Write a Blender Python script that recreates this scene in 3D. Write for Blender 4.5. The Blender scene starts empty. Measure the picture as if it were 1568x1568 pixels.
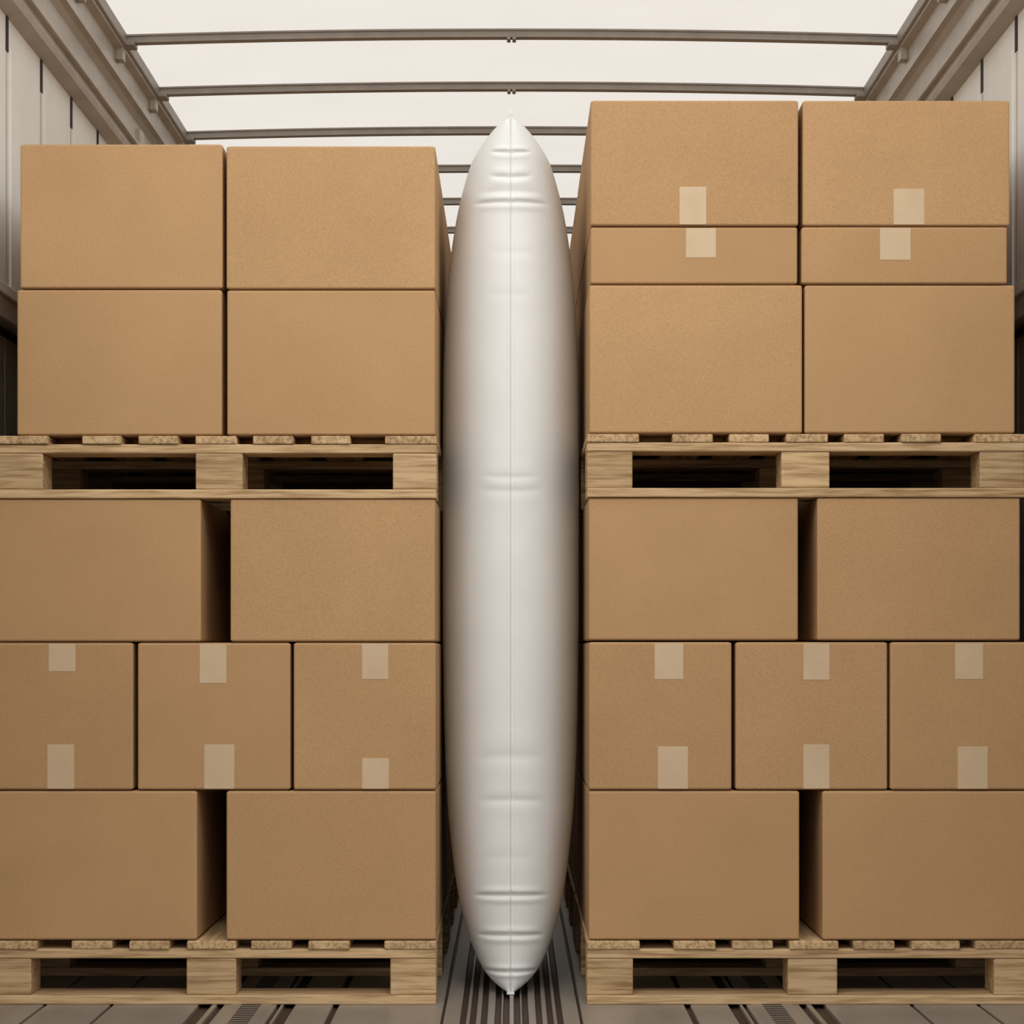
import bpy, bmesh, math, random
from mathutils import Vector, Matrix
random.seed(7)
scn = bpy.context.scene
try:
    scn.view_settings.view_transform = 'Standard'
    scn.view_settings.look = 'None'
except Exception: pass

S = 680.0            # photo px (1568 frame) per metre on the front plane of the load
def PX(x): return (x-784.0)/S
def PZ(y): return (1538.0-y)/S
CAMZ = PZ(1000)

# ------------------------------------------------------------------ materials
def new_mat(name):
    m = bpy.data.materials.new(name); m.use_nodes = True
    nt = m.node_tree
    return m, nt, nt.nodes['Principled BSDF']
def N(nt, t, **kw):
    n = nt.nodes.new(t)
    for k, v in kw.items(): setattr(n, k, v)
    return n
def mixc(nt, fac, a, b, mode='MIX'):
    n = N(nt, 'ShaderNodeMix', data_type='RGBA', blend_type=mode)
    for sock, v in ((0, fac), (6, a), (7, b)):
        if isinstance(v, (int, float)): n.inputs[sock].default_value = v
        elif isinstance(v, tuple): n.inputs[sock].default_value = (*v, 1) if len(v) == 3 else v
        else: nt.links.new(v, n.inputs[sock])
    return n.outputs[2]
def noise(nt, vec, scale, detail=4, rough=.55, sc=(1, 1, 1)):
    mp = N(nt, 'ShaderNodeMapping'); mp.inputs['Scale'].default_value = sc
    nt.links.new(vec, mp.inputs[0])
    n = N(nt, 'ShaderNodeTexNoise')
    n.inputs['Scale'].default_value = scale; n.inputs['Detail'].default_value = detail
    n.inputs['Roughness'].default_value = rough
    nt.links.new(mp.outputs[0], n.inputs['Vector'])
    return n.outputs[0]
def ramp(nt, fac, stops):
    r = N(nt, 'ShaderNodeValToRGB'); nt.links.new(fac, r.inputs[0])
    els = r.color_ramp.elements
    while len(els) < len(stops): els.new(.5)
    for e, (p, c) in zip(els, stops):
        e.position = p; e.color = (*c, 1)
    return r.outputs[0]
def bump(nt, h, strength, dist, bsdf):
    b = N(nt, 'ShaderNodeBump'); b.inputs['Strength'].default_value = strength
    b.inputs['Distance'].default_value = dist
    nt.links.new(h, b.inputs['Height']); nt.links.new(b.outputs[0], bsdf.inputs['Normal'])

def island_vec(nt):
    tc = N(nt, 'ShaderNodeTexCoord'); g = N(nt, 'ShaderNodeNewGeometry'); oi = N(nt, 'ShaderNodeObjectInfo')
    ad = N(nt, 'ShaderNodeMath', operation='ADD')
    nt.links.new(g.outputs['Random Per Island'], ad.inputs[0]); nt.links.new(oi.outputs['Random'], ad.inputs[1])
    ml = N(nt, 'ShaderNodeMath', operation='MULTIPLY'); ml.inputs[1].default_value = 17.3
    nt.links.new(ad.outputs[0], ml.inputs[0])
    va = N(nt, 'ShaderNodeVectorMath', operation='ADD')
    nt.links.new(tc.outputs['Object'], va.inputs[0]); nt.links.new(ml.outputs[0], va.inputs[1])
    fr = N(nt, 'ShaderNodeMath', operation='FRACT'); nt.links.new(ad.outputs[0], fr.inputs[0])
    return va.outputs[0], fr.outputs[0]

def cardboard():
    m, nt, b = new_mat('cardboard')
    vec, rnd = island_vec(nt)
    base = ramp(nt, rnd, [(0, (.470, .287, .140)), (1, (.510, .316, .157))])
    f = noise(nt, vec, 380, 3, .6)
    c = mixc(nt, 1.0, base, ramp(nt, f, [(.25, (.80, .79, .78)), (.75, (1.14, 1.14, 1.14))]), 'MULTIPLY')
    l = noise(nt, vec, 5, 3, .5)
    c = mixc(nt, 1.0, c, ramp(nt, l, [(.2, (.93, .925, .92)), (.8, (1.05, 1.05, 1.05))]), 'MULTIPLY')
    nt.links.new(c, b.inputs['Base Color'])
    b.inputs['Roughness'].default_value = .82
    b.inputs['Specular IOR Level'].default_value = .25
    bump(nt, noise(nt, vec, 160, 4, .65), .28, .002, b)
    return m
def tape():
    m, nt, b = new_mat('packing_tape')
    vec, rnd = island_vec(nt)
    f = noise(nt, vec, 14, 4, .6)
    c = ramp(nt, f, [(.3, (.565, .415, .262)), (.7, (.61, .46, .30))])
    nt.links.new(c, b.inputs['Base Color']); b.inputs['Roughness'].default_value = .55
    bump(nt, f, .2, .003, b)
    return m
def wood(name, sc, cols):
    m, nt, b = new_mat(name)
    vec, rnd = island_vec(nt)
    g = noise(nt, vec, 30, 6, .65, sc)
    fine = noise(nt, vec, 120, 3, .6, sc)
    c = ramp(nt, g, [(.28, cols[0]), (.5, cols[1]), (.75, cols[2])])
    c = mixc(nt, 1.0, c, ramp(nt, fine, [(.32, (.66, .60, .52)), (.56, (1.05, 1.05, 1.05))]), 'MULTIPLY')
    c = mixc(nt, 1.0, c, ramp(nt, rnd, [(0, (.86, .85, .84)), (1, (1.1, 1.1, 1.1))]), 'MULTIPLY')
    nt.links.new(c, b.inputs['Base Color']); b.inputs['Roughness'].default_value = .8
    b.inputs['Specular IOR Level'].default_value = .2
    bump(nt, g, .4, .003, b)
    return m
def simple(name, col, rough, metal=0, var=.08, sc=6, bs=.1, stretch=(1, 1, 1)):
    m, nt, b = new_mat(name)
    tc = N(nt, 'ShaderNodeTexCoord')
    f = noise(nt, tc.outputs['Object'], sc, 6, .6, stretch)
    lo = tuple(c*(1-var) for c in col); hi = tuple(min(1, c*(1+var)) for c in col)
    nt.links.new(ramp(nt, f, [(.3, lo), (.7, hi)]), b.inputs['Base Color'])
    b.inputs['Roughness'].default_value = rough; b.inputs['Metallic'].default_value = metal
    bump(nt, noise(nt, tc.outputs['Object'], 60, 4, .6, stretch), bs, .002, b)
    return m

M_card = cardboard(); M_tape = tape()
WC = ((.38, .245, .13), (.53, .37, .205), (.63, .455, .275))
M_woodx = wood('pallet_wood_cross', (.06, 1, 1.0), WC)
M_woody = wood('pallet_wood_long', (1, .06, 1.0), WC)
M_wall = simple('wall_panel_white', (.80, .785, .75), .42, 0, .05, 5, .12)
M_wall_lo = simple('wall_panel_lower', (.27, .23, .19), .6, 0, .15, 5, .15)  # brown-grey, colour darkened further for the dimness of the narrow gap
M_steel = simple('frame_steel', (.46, .415, .365), .45, .2, .12, 8, .1)
M_bow = simple('bow_aluminium', (.31, .275, .24), .5, .2, .1, 20, .1)
M_dark = simple('slot_shade_dark', (.03, .024, .02), .8, 0, .1, 10, .05)  # near-black colour stands in for shade inside slots and rail holes
M_seam = simple('panel_seam_sealant', (.52, .49, .45), .6, 0, .1, 10, .05)
M_floor = simple('floor_panel', (.29, .255, .215), .42, .15, .16, 7, .15, (1, .25, 1))
M_groove = simple('floor_groove', (.05, .030, .020), .6, 0, .2, 9, .1, (1, .2, 1))
M_alu = simple('lashing_rail_metal', (.36, .325, .285), .38, .4, .08, 20, .08, (1, .1, 1))

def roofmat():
    m, nt, b = new_mat('roof_sheet_daylight_glow')
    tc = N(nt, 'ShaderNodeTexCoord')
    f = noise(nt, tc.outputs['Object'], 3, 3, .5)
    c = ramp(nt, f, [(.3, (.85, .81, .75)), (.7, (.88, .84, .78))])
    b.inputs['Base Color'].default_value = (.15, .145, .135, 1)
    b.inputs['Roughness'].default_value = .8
    nt.links.new(c, b.inputs['Emission Color']); b.inputs['Emission Strength'].default_value = .93  # emission stands in for daylight shining through the sheet
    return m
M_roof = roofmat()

def bagmat():
    m, nt, b = new_mat('bag_white_film')
    tc = N(nt, 'ShaderNodeTexCoord')
    f = noise(nt, tc.outputs['Object'], 9, 4, .5)
    nt.links.new(ramp(nt, f, [(.3, (.785, .805, .80)), (.7, (.82, .84, .835))]), b.inputs['Base Color'])
    b.inputs['Roughness'].default_value = .6
    b.inputs['Specular IOR Level'].default_value = .2
    bump(nt, noise(nt, tc.outputs['Object'], 16, 3, .5, (1, 1, .5)), .08, .006, b)
    return m
M_bag = bagmat()

# ------------------------------------------------------------------ mesh helpers
class MB:
    def __init__(self, mats): self.bm = bmesh.new(); self.mats = mats
    def box(self, x0, x1, y0, y1, z0, z1, mat=0, bev=0.0, seg=2):
        t = bmesh.new(); bmesh.ops.create_cube(t, size=1)
        for v in t.verts:
            v.co = Vector(((x0+x1)/2+v.co.x*(x1-x0), (y0+y1)/2+v.co.y*(y1-y0), (z0+z1)/2+v.co.z*(z1-z0)))
        if bev > 0: bmesh.ops.bevel(t, geom=t.edges[:], offset=bev, segments=seg, profile=.5, affect='EDGES')
        self.add(t, mat)
    def add(self, t, mat):
        me = bpy.data.meshes.new('tmp')
        for f in t.faces: f.material_index = mat; f.smooth = False
        t.to_mesh(me); t.free(); self.bm.from_mesh(me); bpy.data.meshes.remove(me)
    def extrude(self, prof, y0, y1, mat=0, closed=True):
        t = bmesh.new()
        a = [t.verts.new((x, y0, z)) for x, z in prof]; b = [t.verts.new((x, y1, z)) for x, z in prof]
        n = len(prof)
        for i in range(n if closed else n-1):
            j = (i+1) % n
            t.faces.new((a[i], a[j], b[j], b[i]))
        if closed:
            t.faces.new(a); t.faces.new(b)
        bmesh.ops.recalc_face_normals(t, faces=t.faces[:])
        self.add(t, mat)
    def mesh(self, name):
        me = bpy.data.meshes.new(name); self.bm.to_mesh(me); self.bm.free()
        for m in self.mats: me.materials.append(m)
        return me
    def obj(self, name, loc=(0, 0, 0)):
        o = bpy.data.objects.new(name, self.mesh(name)); o.location = loc
        scn.collection.objects.link(o); return o

def carton(mb, x0, x1, y0, y1, z0, z1, tapes=()):
    """one cardboard carton: body, closing flaps top and bottom, seam tape, wrap-over tape ends"""
    e = .0012
    mb.box(x0, x1, y0, y1, z0+e, z1-e, 0, .0045, 3)
    ym = (y0+y1)/2
    for za, zb in ((z1-e, z1-.0002), (z0+.0002, z0+e)):
        mb.box(x0+.006, x1-.006, y0+.006, ym-.001, za, zb, 0)
        mb.box(x0+.006, x1-.006, ym+.001, y1-.006, za, zb, 0)
    mb.box(x0+.004, x1-.004, ym-.028, ym+.028, z1-.0003, z1+.0001, 1)
    for (tx0, tx1, tz0, tz1) in tapes:
        mb.box(tx0, tx1, y0-.0007, y0+.001, max(tz0, z0+.003), min(tz1, z1-.003), 1, .0002, 1)

# ------------------------------------------------------------------ load layout (x0,x1,y_top,y_bottom)
D = .44
L_up = [(31, 341, 220, 442), (347, 667, 223, 443), (26, 340, 443, 667), (348, 667, 444, 667)]
L_lo = [(-12, 308, 763, 983), (353, 667, 763, 983),
        (-20, 204, 984, 1210), (211, 445, 984, 1210), (450, 668, 984, 1210),
        (-14, 302, 1211, 1440), (347, 668, 1211, 1440)]
R_up = [(905, 1223, 153, 346), (1230, 1547, 153, 346), (905, 1222, 347, 435), (1228, 1543, 347, 435),
        (903, 1229, 436, 664), (1233, 1555, 436, 664)]
R_lo = [(902, 1223, 761, 981), (1252, 1563, 761, 981),
        (902, 1121, 983, 1210), (1127, 1360, 983, 1210), (1364, 1583, 983, 1210),
        (902, 1225, 1211, 1440), (1260, 1580, 1211, 1440)]
TAPES = [(75, 116, 984, 1028), (73, 114, 1140, 1210), (306, 347, 983, 1046), (313, 359, 1140, 1210),
         (555, 595, 984, 1040), (555, 596, 1161, 1210),
         (1003, 1047, 983, 1040), (1008, 1054, 1143, 1210), (1231, 1271, 983, 1041), (1231, 1271, 1140, 1210),
         (1463, 1506, 983, 1040), (1467, 1513, 1143, 1210),
         (1041, 1082, 286, 346), (1369, 1416, 289, 346), (1051, 1097, 347, 394), (1348, 1395, 347, 398)]

for grp in (L_up, L_lo, R_up, R_lo):
    # front row : individual cartons
    for (a, b, t, u) in grp:
        X0, X1, Z0, Z1 = PX(a), PX(b), PZ(u), PZ(t)
        cx, cz = (X0+X1)/2, Z0
        y0 = random.uniform(0, .003)
        mb = MB([M_card, M_tape])
        tp = []
        for (ta, tb, tt, tu) in TAPES:
            if ta >= a-1 and tb <= b+1 and tt >= t-3 and tu <= u+3:
                tp.append((PX(ta)-cx, PX(tb)-cx, PZ(tu)-cz, PZ(tt)-cz))
        carton(mb, X0-cx, X1-cx, y0, y0+D, .0004, Z1-Z0, tp)
        mb.obj('cardboard_box', (cx, 0, cz))
    # rows behind
    mb = MB([M_card, M_tape])
    zb = min(PZ(u) for _, _, _, u in grp)
    for (a, b, t, u) in grp:
        carton(mb, PX(a), PX(b), 0, D, PZ(u)-zb+.0004, PZ(t)-zb)
    me = mb.mesh('cardboard_box_stack')
    for yy in (.447, .93, 1.377, 1.86, 2.307):
        o = bpy.data.objects.new('cardboard_box_stack', me); o.location = (0, yy, zb)
        scn.collection.objects.link(o)

# ------------------------------------------------------------------ pallets
def pallet(x0, x1, blocks, boards, yt, yb):
    """px extents; blocks/boards are px spans across the front"""
    cx = PX((x0+x1)/2); z0 = PZ(yb); H = PZ(yt)-z0
    mb = MB([M_woodx, M_woody])
    dp = .89
    k = H/.144
    zb0, zb1 = 0, .021*k          # bottom board
    zk1 = zb1+.083*k              # blocks
    zs1 = zk1+.021*k              # cross stringer board
    rows = ((0, .10), (dp/2-.05, dp/2+.05), (dp-.10, dp))
    for (ya, yb_) in rows:
        w = 0 if ya > 0 else .003
        mb.box(PX(x0)-cx, PX(x1)-cx, ya, yb_, zb0, zb1, 0, .003, 2)
        mb.box(PX(x0)-cx, PX(x1)-cx, ya+w, yb_, zk1, zs1, 0, .003, 2)
        for (a, b) in blocks:
            j = random.uniform(-.001, .002)
            mb.box(PX(a)-cx, PX(b)-cx, ya+.004+j, yb_-.003, zb1, zk1, 0, .003, 2)
    for (a, b) in boards:
        j = random.uniform(-.003, .003)
        mb.box(PX(a)-cx, PX(b)-cx, j, dp-.002, zs1, H-.0003, 1, .0025, 2)
    me = mb.mesh('wooden_pallet')
    for yy in (-.004, .926, 1.856):
        o = bpy.data.objects.new('wooden_pallet', me); o.location = (cx, yy, z0)
        scn.collection.objects.link(o)
def spans(x0, x1, gaps):
    out = []; c = x0
    for a, b in gaps: out.append((c, a)); c = b
    out.append((c, x1)); return out
pallet(-4, 669, [(-4, 66), (300, 372), (602, 669)],
       spans(-4, 669, [(75, 127), (187, 213), (274, 300), (363, 388), (450, 477), (537, 590)]), 667.5, 763.5)
pallet(-20, 668.5, [(-20, 48), (286, 362), (598, 668.5)],
       spans(-20, 668.5, [(58, 110), (172, 199), (260, 287), (362, 385), (447, 473), (536, 589)]), 1440.5, 1538)
pallet(899, 1570, [(899, 969), (1197, 1271), (1501, 1570)],
       spans(899, 1570, [(979, 1030), (1092, 1117), (1178, 1204), (1268, 1293), (1354, 1380), (1441, 1492)]), 664.5, 761.5)
pallet(899, 1592, [(899, 970), (1207, 1283), (1523, 1592)],
       spans(899, 1592, [(980, 1032), (1096, 1122), (1184, 1209), (1284, 1307), (1370, 1396), (1470, 1494)]), 1440.5, 1538)

# ------------------------------------------------------------------ dunnage air bag
PROF = [(176, 2), (181, 4), (188, 10), (198, 20), (212, 31), (232, 44), (262, 60), (290, 70), (335, 82), (400, 92.5),
        (480, 100), (600, 104), (760, 105), (900, 105), (1050, 103.5), (1150, 101), (1230, 97), (1300, 90), (1356, 82),
        (1400, 72), (1440, 59), (1474, 44), (1492, 32), (1508, 17), (1516, 8), (1522, 3)]
def interp(y):
    P = PROF
    for i in range(len(P)-1):
        if P[i][0] <= y <= P[i+1][0]:
            x0, x1 = P[i][0], P[i+1][0]; h = x1-x0; t = (y-x0)/h
            def sl(k):
                if k <= 0 or k >= len(P)-1:
                    kk = max(0, min(len(P)-2, k)); return (P[kk+1][1]-P[kk][1])/(P[kk+1][0]-P[kk][0])
                d0 = (P[k][1]-P[k-1][1])/(P[k][0]-P[k-1][0]); d1 = (P[k+1][1]-P[k][1])/(P[k+1][0]-P[k][0])
                return 0 if d0*d1 <= 0 else 2*d0*d1/(d0+d1)
            m0, m1 = sl(i), sl(i+1)
            return ((2*t**3-3*t*t+1)*P[i][1]+(t**3-2*t*t+t)*h*m0+(-2*t**3+3*t*t)*P[i+1][1]+(t**3-t*t)*h*m1)
    return P[-1][1]
# crease: (y, half width px, depth m, sharpness px)
CR = [(263, 26, .006, 2.6), (300, 27, .005, 3.2), (322, 40, .0025, 5), (337, 48, .007, 2.8), (412, 34, .0008, 6), (474, 30, .0008, 6),
      (742, 38, .0016, 5), (762, 44, .0016, 6), (1152, 46, .0018, 9), (1216, 44, .0022, 6), (1300, 36, .0009, 8),
      (1356, 48, .0075, 2.8), (1415, 44, .0075, 2.8), (1474, 40, .0075, 2.8)]
NR, NC = 900, 150
bm = bmesh.new(); rings = []
YB = .86; XB = -.0025
for i in range(NR+1):
    y = 176+(1522-176)*i/NR
    wp = interp(y)
    w = wp/633.0
    yf = .105+.02*(1-wp/105)
    a = min(1.55*w, .27)
    sc = 661-24*min(1, wp/60)
    z = CAMZ+(1000-y)/sc
    ring = []
    c1 = yf+a; c2 = YB-a
    for k in range(NC+1):
        u = -1+2*k/NC
        t = math.copysign(abs(u)**1.5, u)*math.pi/2
        x = w*math.sin(t); yy = c1-a*math.cos(t)
        xp = abs(x)*640
        d = 0
        for (cy, hw, A, sh) in CR:
            if abs(y-cy) > 40: continue
            cyy = cy - math.copysign(1, 1000-cy)*2.5*(xp/hw)**2
            dd = (y-cyy)
            win = math.exp(-(xp/hw)**6)
            d += A*win*(math.exp(-(dd/sh)**2) - .38*math.exp(-((abs(dd)-sh*2.6)/(sh*1.8))**2))
        seam = math.exp(-(x/.0018)**2)*.0062 - math.exp(-(x/.0065)**2)*.0062
        yy += d - seam*min(1, w/.03)
        ring.append(bm.verts.new((x+XB, yy, z)))
    for k in range(1, 7):   # flat flank
        f = k/7; ring.append(bm.verts.new((w+XB, c1+(c2-c1)*f, z)))
    for k in range(0, 31):
        t = math.pi/2-math.pi*k/30
        ring.append(bm.verts.new((w*math.sin(t)+XB, c2+a*math.cos(t), z)))
    for k in range(1, 7):
        f = 1-k/7; ring.append(bm.verts.new((-w+XB, c1+(c2-c1)*f, z)))
    rings.append(ring)
for i in range(NR):
    A, B = rings[i], rings[i+1]; n = len(A)
    for k in range(n):
        bm.faces.new((A[k], A[(k+1) % n], B[(k+1) % n], B[k]))
bm.faces.new(rings[0]); bm.faces.new(rings[-1][::-1])
bmesh.ops.recalc_face_normals(bm, faces=bm.faces[:])
for f in bm.faces: f.smooth = True
me = bpy.data.meshes.new('dunnage_air_bag'); 
mbx = MB([M_bag])
bm.to_mesh(me); bm.free(); mbx.bm.from_mesh(me)
# welded fins at the two pinched ends
ztop = CAMZ+(1000-178)/661; zbot = CAMZ+(1000-1520)/661
t = bmesh.new()
fin = [(.123, ztop-.008), (.1235, ztop+.012), (.125, ztop+.016), (.135, ztop+.004), (.4, ztop+.004), (.84, ztop+.004), (.84, ztop-.008)]
va = [t.verts.new((XB-.0009, p, q)) for p, q in fin]; vb = [t.verts.new((XB+.0009, p, q)) for p, q in fin]
t.faces.new(va); t.faces.new(vb)
for i in range(len(fin)): t.faces.new((va[i], va[(i+1) % 7], vb[(i+1) % 7], vb[i]))
bmesh.ops.recalc_face_normals(t, faces=t.faces[:]); mbx.add(t, 0)
mbx.box(XB-.009, XB+.009, .122, .128, zbot-.0035, zbot+.001, 0, .001, 2)
mbx.obj('dunnage_air_bag')

# ------------------------------------------------------------------ trailer shell
Y0, Y1 = -1.7, 9.0
YR = -.25            # roof sheet cut short here, out of view, to let top light in
F0 = 4.5
# floor : grooved profile, extruded along the trailer
grooves = []      # (x centre, width, depth)
for gx in (-.105, -.084, -.060, -.030, -.012, .012, .030, .060, .084, .105): grooves.append((gx, .0135, .010))
for sgn in (-1, 1):
    for gx, w in ((.395, .014), (.50, .026), (.524, .009), (.655, .016), (.690, .030), (.150, .006), (.90, .008), (1.05, .008)):
        grooves.append((sgn*gx, w, .010))
grooves.sort()
mb = MB([M_floor, M_groove, M_alu, M_dark])
mb.box(-1.26, 1.26, Y0, Y1, -.06, -.010, 1)
c = -1.26
for gx, w, d in grooves:
    central = abs(gx) < .12
    mb.box(c, gx-w/2, Y0, Y1, -.012, 0, 2 if central and abs(c) < .12 else 0, .0015, 1)
    c = gx+w/2
mb.box(c, 1.26, Y0, Y1, -.012, 0, 0, .0015, 1)
for sgn in (-1, 1):     # lashing rails, perforations as dark pieces coloured like shaded holes
    rx = sgn*.585
    mb.box(rx-.045, rx+.045, Y0, Y1, -.001, .0009, 2, .0004, 1)
    y = Y0+.02
    while y < 4.0:
        mb.box(rx-.022, rx+.022, y, y+.013, .0003, .0013, 3)
        y += .026
mb.obj('floor')

def wall(sgn, name):
    mb = MB([M_wall, M_wall_lo, M_steel, M_dark, M_seam])
    def B(xa, xb, *r, **k):
        xs = sorted((sgn*xa, sgn*xb)); mb.box(xs[0], xs[1], *r, **k)
    Zt = CAMZ+1.54
    B(1.245, 1.275, Y0, Y1, 0, 2.62, mat=3)
    pitch = .355
    y = .366-pitch*6
    while y < Y1:
        ya = max(y, Y0); yb = min(y+pitch, Y1)
        if yb-ya > .05:
            B(1.23, 1.246, ya+.007, yb-.007, 1.66, Zt+.012, mat=0, bev=.003, seg=2)
            B(1.2275, 1.246, ya-.010, ya+.012, Zt-.075, Zt+.012, mat=3, bev=.001, seg=1)   # dark insert coloured as the shade of a slot at panel joint
            B(1.2295, 1.246, ya-.007, ya+.007, 1.66, Zt-.07, mat=4, bev=.001, seg=1)        # sealant joint
            B(1.226, 1.232, ya+.03, ya+.036, 1.66, Zt-.06, mat=0, bev=.0015, seg=1)      # rib
            B(1.234, 1.246, ya+.003, yb-.003, 0, 1.56, mat=1, bev=.003, seg=2)
        y += pitch
    # belt rail
    B(1.205, 1.246, Y0, Y1, 1.585, 1.655, mat=2, bev=.004, seg=2)
    B(1.198, 1.21, Y0, Y1, 1.64, 1.668, mat=0, bev=.003, seg=2)
    B(1.222, 1.246, Y0, Y1, 0, .12, mat=2, bev=.004, seg=2)
    # hanger brackets between wall and roof rail
    for yy in (1.86, 4.3, 6.8):
        B(1.180, 1.244, yy, yy+.06, Zt-.10, Zt+.13, mat=2, bev=.004, seg=2)
    return mb.obj(name)
wall(-1, 'wall_left'); wall(1, 'wall_right')
mb = MB([M_wall, M_steel])
mb.box(-1.28, 1.28, Y1, Y1+.04, -.02, 2.7, 0)
for i in range(-4, 5): mb.box(i*.28-.02, i*.28+.02, Y1-.02, Y1+.001, 0, 2.6, 0, .004, 2)
mb.obj('wall_back')

# roof frame: side rails + bows
ZR = CAMZ+1.806      # bow end underside
mb = MB([M_steel, M_bow, M_dark])
for sgn in (-1, 1):
    h = CAMZ
    prof = [(1.246, h+1.545), (1.192, h+1.56), (1.186, h+1.575), (1.192, h+1.59), (1.196, h+1.69), (1.182, h+1.705), (1.166, h+1.71),
            (1.166, h+1.735), (1.172, h+1.742), (1.172, h+1.785), (1.150, h+1.79), (1.147, h+1.80), (1.147, h+1.84), (1.275, h+1.84), (1.275, h+1.545)]
    mb.extrude([(sgn*x, z) for x, z in prof], Y0, Y1, 0)
    xs = sorted((sgn*1.140, sgn*1.170)); mb.box(xs[0], xs[1], Y0, Y1, h+1.797, h+1.836, 1, .003, 1)
    xs = sorted((sgn*1.176, sgn*1.197)); mb.box(xs[0], xs[1], Y0, Y1, h+1.60, h+1.612, 0, .002, 1)
pitch = .5485
y = 5.93-F0-3*pitch
bows = []
while y < Y1-.1:
    bows.append(y); y += pitch
def arcz(x): return .018*(1-(x/1.15)**2)
for yb in bows:
    t = bmesh.new(); n = 32; rs = []
    pr = [(-.015, 0), (.015, 0), (.015, .005), (.010, .006), (.010, .019), (.015, .020), (.015, .025), (-.015, .025), (-.015, .020), (-.010, .019), (-.010, .006), (-.015, .005)]
    for i in range(n+1):
        x = -1.15+2.30*i/n
        rs.append([t.verts.new((x, yb+p, ZR+arcz(x)+q)) for p, q in pr])
    for i in range(n):
        for k in range(12):
            t.faces.new((rs[i][k], rs[i][(k+1) % 12], rs[i+1][(k+1) % 12], rs[i+1][k]))
    t.faces.new(rs[0]); t.faces.new(rs[-1])
    bmesh.ops.recalc_face_normals(t, faces=t.faces[:]); mb.add(t, 1)
    # centre clip & end brackets
    for x in (-.014, .002): mb.box(x, x+.011, yb-.016, yb+.016, ZR+arcz(0)-.008, ZR+arcz(0)+.004, 1, .001, 1)
    for sgn in (-1, 1):
        xs = sorted((sgn*1.115, sgn*1.18))
        mb.box(xs[0], xs[1], yb-.028, yb+.028, ZR-.010, ZR+.006, 1, .002, 1)
        xs = sorted((sgn*1.150, sgn*1.172))
        mb.box(xs[0], xs[1], yb-.022, yb+.022, ZR-.05, ZR-.008, 0, .002, 1)
mb.obj('roof_frame')
# sheet
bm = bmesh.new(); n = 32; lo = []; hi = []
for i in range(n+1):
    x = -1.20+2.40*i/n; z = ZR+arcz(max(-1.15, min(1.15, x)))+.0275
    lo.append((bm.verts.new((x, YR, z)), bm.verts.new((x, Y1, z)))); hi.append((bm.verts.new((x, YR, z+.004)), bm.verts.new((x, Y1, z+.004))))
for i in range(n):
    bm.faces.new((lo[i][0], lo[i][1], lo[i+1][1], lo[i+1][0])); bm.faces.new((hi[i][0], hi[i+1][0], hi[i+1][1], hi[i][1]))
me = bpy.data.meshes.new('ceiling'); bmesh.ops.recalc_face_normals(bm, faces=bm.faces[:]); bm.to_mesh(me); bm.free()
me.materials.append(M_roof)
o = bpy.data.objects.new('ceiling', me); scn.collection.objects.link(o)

# ------------------------------------------------------------------ added fill light, out of view, brightens load fronts and walls
la = bpy.data.lights.new('front_fill_light', 'AREA'); la.shape = 'RECTANGLE'; la.size = 2.1; la.size_y = .5
la.energy = 16; la.color = (1.0, .955, .895)
lo_ = bpy.data.objects.new('front_fill_light', la); scn.collection.objects.link(lo_)
lo_.location = (0, -1.6, 2.42)
lo_.rotation_euler = (Vector((0, 0.2, 1.15))-lo_.location).to_track_quat('-Z', 'Y').to_euler()

# ------------------------------------------------------------------ daylight through the open rear and over the cut-short roof sheet
w = bpy.data.worlds.new('World'); scn.world = w; w.use_nodes = True
nt = w.node_tree; bg = nt.nodes['Background']
tc = N(nt, 'ShaderNodeTexCoord'); sp = N(nt, 'ShaderNodeSeparateXYZ'); nt.links.new(tc.outputs['Generated'], sp.inputs[0])
mr = N(nt, 'ShaderNodeMapRange'); mr.inputs[1].default_value = -1; mr.inputs[2].default_value = 1
nt.links.new(sp.outputs[2], mr.inputs[0])
c = ramp(nt, mr.outputs[0], [(0, (.17, .158, .142)), (.50, (.17, .162, .15)), (.65, (1.0, .975, .935)), (1, (1.0, .98, .95))])
nt.links.new(c, bg.inputs[0]); bg.inputs[1].default_value = 1.6

cam = bpy.data.cameras.new('camera'); co = bpy.data.objects.new('camera', cam)
scn.collection.objects.link(co); scn.camera = co
co.location = (0, -F0, CAMZ); co.rotation_euler = (math.pi/2, 0, 0)
cam.sensor_width = 36; cam.lens = 36*F0*S/1568
cam.shift_x = .5/1568; cam.shift_y = 216/1568
cam.clip_end = 100
